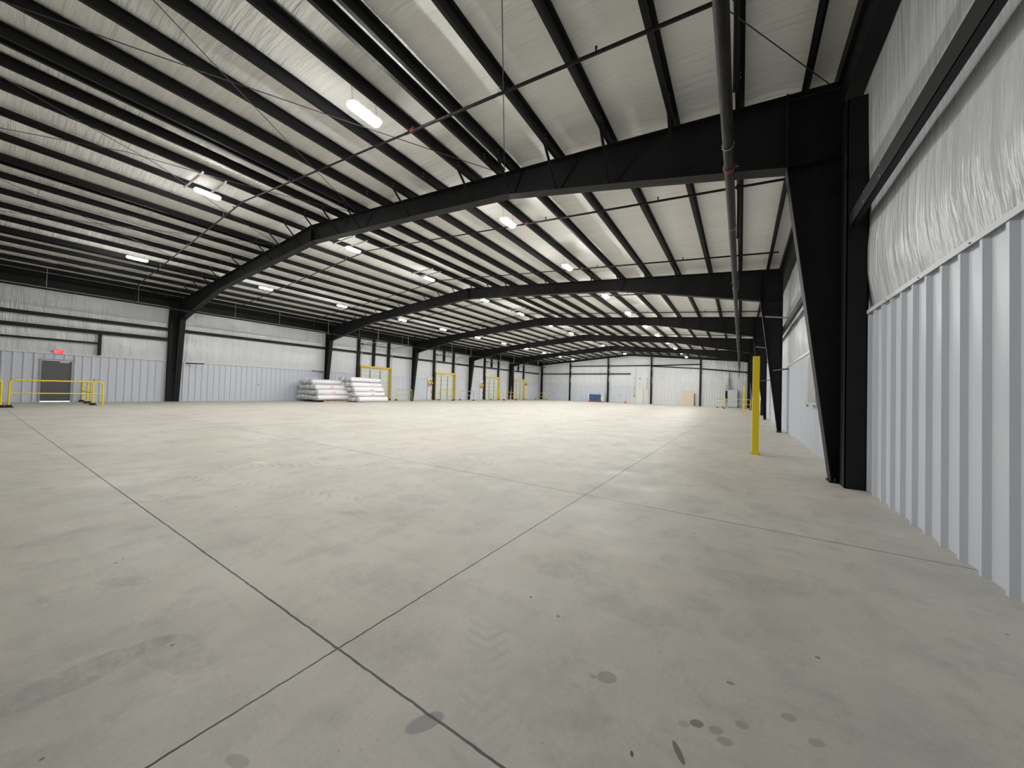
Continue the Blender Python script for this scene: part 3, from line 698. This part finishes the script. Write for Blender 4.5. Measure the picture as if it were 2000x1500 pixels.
# ------------------------------------------------------------------ dock doors
for k, (a, b) in enumerate(DOCKS):
    c = (a+b)/2; hw = (b-a)/2; n = k+2; H = 3.12
    g = empty('door_%d' % n, (XL, c, 0)); tag(g, 'pale sectional dock door in the left wall, %s from the camera' % ORD[k], 'door', kind='structure')
    iw = hw-.15
    pn_ = MB(); rows_ = 6; hh = (H-.16)/rows_
    for r in range(rows_): pn_.box(-.06, -.01, -iw, iw, r*hh+.006, (r+1)*hh-.006)
    pn_.build('door_panels', M['dock'], g)
    MB().box(-.065, -.055, -iw, iw, 0, H-.14).build('weather_seal', M['rubber'], g)
    mb = MB()
    for r in range(1, rows_): mb.box(-.01, .015, -iw, iw, r*hh-.04, r*hh+.04)
    mb.build('white_ribs', M['white'], g)
    mb = MB()
    for y in (-iw*.36, iw*.36): mb.box(-.01, .02, y-.03, y+.03, 0, H-.16)
    mb.build('grey_stiles', M['darkgrey'], g)
    for s in (-1, 1):
        yy = s*(iw-.06)+s*.18
        MB().tube(bend([(.25, s*(hw-.04), .1), (.25, s*(hw-.04), 4.98), (2.55, s*(hw-.04), 5.12)], .45, 8), .032, 8).build('door_track', M['galv'], g)
        MB().tube([(2.5, s*(hw-.04), 5.12), (2.5, s*(hw-.04), ztop(XL+2.5)+.02)], .018, 6).build('track_hanger', M['galv'], g)
    MB().tube([(.25, -hw+.04, 5.05), (.25, hw-.04, 5.05)], .025, 8).box(.2, .3, -hw, -hw+.1, 4.98, 5.14).build('torsion_shaft', M['pipe'], g)
    MB().tube(bend([(2.5, -hw*.6, 5.0), (1.4, -hw*.6, 5.0), (1.4, -hw*.6, 6.0)], .1), .012, 6).build('conduit', M['pipe'], g)
    fr = empty('door_guard_frame', (XL+.09, c, 0)); tag(fr, 'yellow steel guard frame with hazard stripes around the %s dock door' % ORD[k], 'door frame', 'yellow frames around the dock doors')
    st = M['hazard'] if k == 0 else M['yellow']
    MB().box(-.04, .12, -hw, -hw+.15, .0, H).build('guard_jamb', M['hazard'], fr); MB().box(-.04, .12, hw-.15, hw, 0, H).build('guard_jamb', M['hazard'] if k < 2 else M['yellow'], fr)
    MB().box(-.04, .12, -hw+.15, hw-.15, H-.15, H).build('guard_header', st, fr)
    MB().box(-.06, .14, hw-.17, hw+.02, 0, .1).box(-.06, .14, -hw-.02, -hw+.17, 0, .1).build('rubber_boot', M['rubber'], fr)
    # control station on the pale board left of doors 2..4
    if k in (1, 2):
        q = empty('dock_control_station', (XL+.05, a-.62, 0)); tag(q, 'dock control station with red and yellow lights left of the %s dock door' % ORD[k], 'control box')
        MB().box(0, .02, -.38, .38, .02, 2.55).build('backing_board', M['panel2'], q)
        MB().box(.02, .12, -.12, .2, 2.05, 2.2).build('terminal_box', M['grey'], q)
        MB().box(.02, .14, -.32, -.05, 1.72, 2.0).build('yellow_box', M['ylamp'], q)
        MB().box(.02, .14, .12, .3, 1.75, 2.0).build('yellow_box', M['ylamp'], q)
        MB().tube([(.02, .06, 1.75), (.16, .06, 1.75)], .13, 14).build('red_signal', M['redp'], q)
        MB().box(.02, .12, -.3, .0, 1.5, 1.7).build('control_box', M['grey'], q)
        MB().box(.02, .06, .12, .22, .75, 1.05).box(.02, .06, .12, .22, .3, .4).build('switch', M['grey'], q)
    if k == 3:
        q = empty('dock_signal', (XL+.1, b+.45, 0)); tag(q, 'white dock barrier with round red signal right of the fourth dock door', 'signal')
        MB().box(0, .12, -.25, .3, .0, 2.2).build('white_cover', M['white'], q); MB().tube([(.12, -.05, 2.42), (.2, -.05, 2.42)], .13, 14).box(0, .12, -.1, 0, 2.2, 2.45).build('red_signal', M['redp'], q)
# horizontal black arms by columns
for y, nm in ((7.45, 'nearest left column'), (16.0, 'second left column')):
    o = MB().bar((-28.72, y+.1, 2.34), (-28.0, y+.75 if y < 10 else y-1.2, 2.34), .06, .06).build('flange_arm', M['black']); tag(o, 'black horizontal arm at wainscot height by the %s' % nm, 'bracket')
for y0_, nm in ((Y0+B, 'second'), (Y0+2*B, 'third'), (Y0+3*B, 'fourth')):
    for z, z2 in ((4.25, 4.0), (2.25, 2.3)):
        o = MB().bar((.72 if z > 3 else .97, y0_-.16, z), (1.42, y0_-.9 if z > 3 else y0_-.3, z2), .05, .05).build('girt_brace', M['darkgrey']); tag(o, '%s grey brace from the %s right column to the wall' % ('upper' if z > 3 else 'lower', nm), 'brace', 'grey braces on right columns')

# ------------------------------------------------------------------ insulation rolls on pallets
def roll_mesh(seed, L=2.9, r=.222):
    rnd = random.Random(seed); n = 20; rings = 13; v = []; f = []
    sq = .86+rnd.random()*.1
    for i in range(rings):
        t_ = i/(rings-1); y = t_*L
        for j in range(n):
            a = 2*math.pi*j/n; rr = r*(1+.16*noise.noise(Vector((math.cos(a)*1.4+seed*3.1, math.sin(a)*1.4, y*1.1)))+.06*noise.noise(Vector((math.cos(a)*5, math.sin(a)*5+seed, y*6))))
            v.append((rr*math.cos(a)*1.06, y, rr*math.sin(a)*sq))
    for i in range(rings-1):
        for j in range(n): f.append((i*n+j, (i+1)*n+j, (i+1)*n+(j+1) % n, i*n+(j+1) % n))
    body = MB().add(v, f, True)
    def end(y, sgn):
        v = []; f = []; m = 6
        for i in range(m+1):
            for j in range(n):
                a = 2*math.pi*j/n; k = 1-i/m
                base = v0(j, 0 if sgn < 0 else rings-1)
                dy = sgn*(.10*math.sin(math.pi*min(1, (i/m)*1.0))+.07*noise.noise(Vector((math.cos(a)*2.5*k+seed, math.sin(a)*2.5*k, 7))))*(0 if i == 0 else 1)
                v.append((base[0]*k*(1-.0*i), y+dy, base[2]*k))
        for i in range(m):
            for j in range(n):
                q = (i*n+j, i*n+(j+1) % n, (i+1)*n+(j+1) % n, (i+1)*n+j); f.append(q if sgn < 0 else q[::-1])
        return MB().add(v, f, True)
    def v0(j, i): return v[i*n+j]
    return body, end(0, -1), end(L, 1)
protos = []
for s in range(5):
    b, e0, e1 = roll_mesh(s+1)
    g = empty('insulation_roll', (0, 0, -50)); b.build('wrap', M['wrap'], g); e0.build('gathered_end', M['wrapend'], g); e1.build('gathered_end', M['wrapend'], g)
    protos.append(g)
used = set()
def place_roll(i, loc, rz, lab, grp, mark=None):
    o = protos[i] if i not in used else copy_tree(protos[i]); used.add(i)
    o.location = loc; o.rotation_euler = (0, 0, rz); tag(o, lab, 'insulation roll', grp)
    if mark: MB().box(.21, .245, mark, mark+.28, -.05, .06).build('red_print', M['pink'], o)
    return o
cnt = 0
def stack(cx, cy_, rz, layers, grp, nm, z0, pitch):
    global cnt
    ex = Vector((math.cos(rz), math.sin(rz), 0)); z = z0+.2
    for L, (n, off, dy) in enumerate(layers):
        for i in range(n):
            p = Vector((cx, cy_, 0))-ex*(off+i*pitch+.24)+Vector((-ex.y, ex.x, 0))*(dy+random.uniform(-.07, .07)); p.z = z+random.uniform(-.012, .012)
            lab = 'white wrapped insulation roll in %s stack, layer %s, %s from right side' % (nm, ['one', 'two', 'three', 'four', 'five'][L], ORD[i])
            place_roll(cnt % 5, p, rz, lab, grp, (1.5 if cnt % 3 else 1.1) if (i == 0 and L in (1, 2)) else None); cnt += 1
        z += .385
stack(-25.7, 14.2, .07, [(6, 0, 0), (6, .12, 0), (5, .32, 0), (4, .75, 0)], 'wrapped insulation rolls in the left stack', 'left', .13, .435)
stack(-24.7, 16.75, .12, [(7, 0, 0), (6, .3, 0), (6, .5, 0), (5, .7, 0), (3, .9, 0)], 'wrapped insulation rolls in the right stack', 'right', .02, .46)
g = empty('pallet', (-27.0, 15.7, 0), .07); tag(g, 'wooden pallet under the left stack of white rolls', 'pallet')
for i in range(5): MB().box(-1.25, 1.25, -1.2+i*.56, -1.05+i*.56, .095, .115).build('deck_board', M['wood'], g)
for x in (-1.2, 0, 1.15): MB().box(x, x+.1, -1.25, 1.25, 0, .095).build('stringer', M['wood'], g)

# ------------------------------------------------------------------ end wall things
g = empty('door_6', (-12.32, YE, 0)); tag(g, 'cream door in the far end wall', 'door', kind='structure')
MB().box(-.5, -.45, -.06, .02, 0, 2.1).box(.45, .5, -.06, .02, 0, 2.1).box(-.45, .45, -.06, .02, 2.05, 2.1).build('door_frame', M['panel'], g)
MB().box(-.45, .45, -.03, .01, .01, 2.05).build('door_leaf', M['beige'], g); MB().box(-.41, -.36, -.07, -.03, .95, 1.05).build('door_handle', M['grey'], g)
g = empty('wall_light', (-12.3, YE-.08, 3.6)); tag(g, 'small emergency light above the cream end wall door', 'emergency light'); MB().box(-.16, .16, -.05, .06, -.06, .05).build('body', M['grey'], g); MB().tube([(-.1, -.08, 0), (-.1, -.04, 0)], .05, 8).tube([(.1, -.08, 0), (.1, -.04, 0)], .05, 8).build('lamp_heads', M['grey'], g)
g = empty('conduit_run', (-13.05, YE-.07, 0)); tag(g, 'grey conduit with boxes left of the cream door', 'conduit')
MB().tube([(0, 0, 1.0), (0, 0, 4.2)], .02, 6).tube([(.2, 0, 2.1), (.2, 0, 5.3)], .015, 6).build('pipe', M['galv'], g); MB().box(-.13, .13, -.05, .05, .98, 1.2).box(-.08, .08, -.05, .05, 2.25, 2.33).box(-.08, .08, -.05, .05, 3.6, 3.68).build('box', M['grey'], g)
g = empty('conduit_run', (-11.3, YE-.07, 0)); tag(g, 'thin conduit straps right of the cream door', 'conduit')
MB().tube([(0, 0, 2.2), (0, 0, 3.7)], .015, 6).build('pipe', M['galv'], g); MB().box(-.13, .13, -.03, .03, 2.24, 2.3).box(-.13, .13, -.03, .03, 3.6, 3.66).build('strap', M['grey'], g)
g = empty('leaning_board', (-5.85, YE-.33, 0)); tag(g, 'tan sheet board leaning against the far end wall', 'board')
mb = MB().box(-.62, .62, -.03, .03, 0, 1.78); o = mb.build('sheet', M['board'], g); g.rotation_euler = (-.1, 0, 0); g.location.y = YE-.45
MB().box(.62, .68, -.02, .04, 0, 1.7).build('dark_edge', M['black'], g)
g = empty('traffic_cone', (-13.95, YE-1.3, 0)); tag(g, 'orange traffic cone with white collar by the end wall', 'traffic cone')
MB().box(-.19, .19, -.19, .19, 0, .04).build('base', M['rubber'], g); MB().tube([(0, 0, .04), (0, 0, .36)], [.14, .085], 16).build('cone', M['orange'], g)
MB().tube([(0, 0, .36), (0, 0, .52)], [.085, .055], 16).build('reflective_collar', M['white'], g); MB().tube([(0, 0, .52), (0, 0, .71)], [.055, .025], 16).build('tip', M['orange'], g)
g = empty('wrapped_load', (-18.5, YE-.9, 0)); tag(g, 'blue sheeted load with white ends and red base by the end wall', 'load')
MB().box(-.95, .9, -.35, .35, .17, 1.15).build('blue_sheet', M['blue'], g, .03); MB().box(-.02, .02, -.37, .37, .17, 1.13).build('strap', M['rubber'], g)
MB().box(-1.15, -.95, -.35, .35, .12, 1.25).box(.9, 1.3, -.35, .35, .06, 1.25).box(-.95, .9, -.34, .34, 1.15, 1.22).build('white_frame', M['white'], g)
MB().box(-1.1, 1.2, -.4, .4, .06, .15).box(.95, 1.24, -.37, -.34, 1.0, 1.06).box(.95, 1.24, -.37, -.34, .85, .9).box(.92, 1.05, -.37, -.34, .2, .3).build('red_base', M['redp'], g)
MB().box(-1.1, 1.2, -.3, .3, 0, .06).build('skid', M['wood'], g)
g = empty('electrical_cabinet', (-.88, YE-.42, 0)); tag(g, 'tall pale electrical cabinet at the right of the end wall', 'cabinet')
MB().box(-.52, .52, -.22, .22, .05, 2.2).build('body', M['cabinet'], g, .01); MB().box(-.5, .5, -.2, .2, 0, .05).build('plinth', M['rubber'], g); MB().box(-.51, .51, -.226, -.221, .08, 2.17).build('door_panel', M['cabinet'], g)
MB().box(-.45, -.41, -.26, -.22, 1.0, 1.2).build('latch', M['grey'], g)
g = empty('meter_panel', (-1.56, YE-.2, 0)); tag(g, 'narrow dark electrical panel left of the pale cabinet', 'electrical panel')
MB().box(-.11, .11, -.1, .12, 1.03, 2.08).build('panel', M['black'], g); MB().tube([(-.05, 0, 0), (-.05, 0, 3.0)], .02, 6).tube([(.09, 0, .0), (.09, 0, 2.8)], .02, 6).build('conduit', M['grey'], g); MB().box(-.1, .12, -.08, .12, .55, .85).build('disconnect', M['grey'], g)
g = empty('pipe_riser', (-1.2, YE-.22, 0)); tag(g, 'black sprinkler valve riser above the pale cabinet', 'pipe')
MB().tube([(-.05, 0, 2.2), (-.05, 0, 4.6)], .035, 8).tube([(.1, 0, 2.5), (.1, 0, 3.6)], .02, 8).build('riser', M['pipe'], g); MB().box(-.22, .12, -.08, .08, 3.1, 3.2).box(-.15, .12, -.06, .06, 3.45, 3.6).box(-.14, .14, -.06, .06, 2.35, 2.6).build('valve', M['grey'], g)
g = empty('dark_cabinet', (1.33, 31.9, 0)); tag(g, 'low black box against the right wall beyond the third column', 'box'); MB().box(-.1, .1, -.35, .35, 0, 1.12).build('body', M['black'], g); MB().box(-.105, -.1, -.3, .3, .1, 1.05).build('door_panel', M['black'], g)
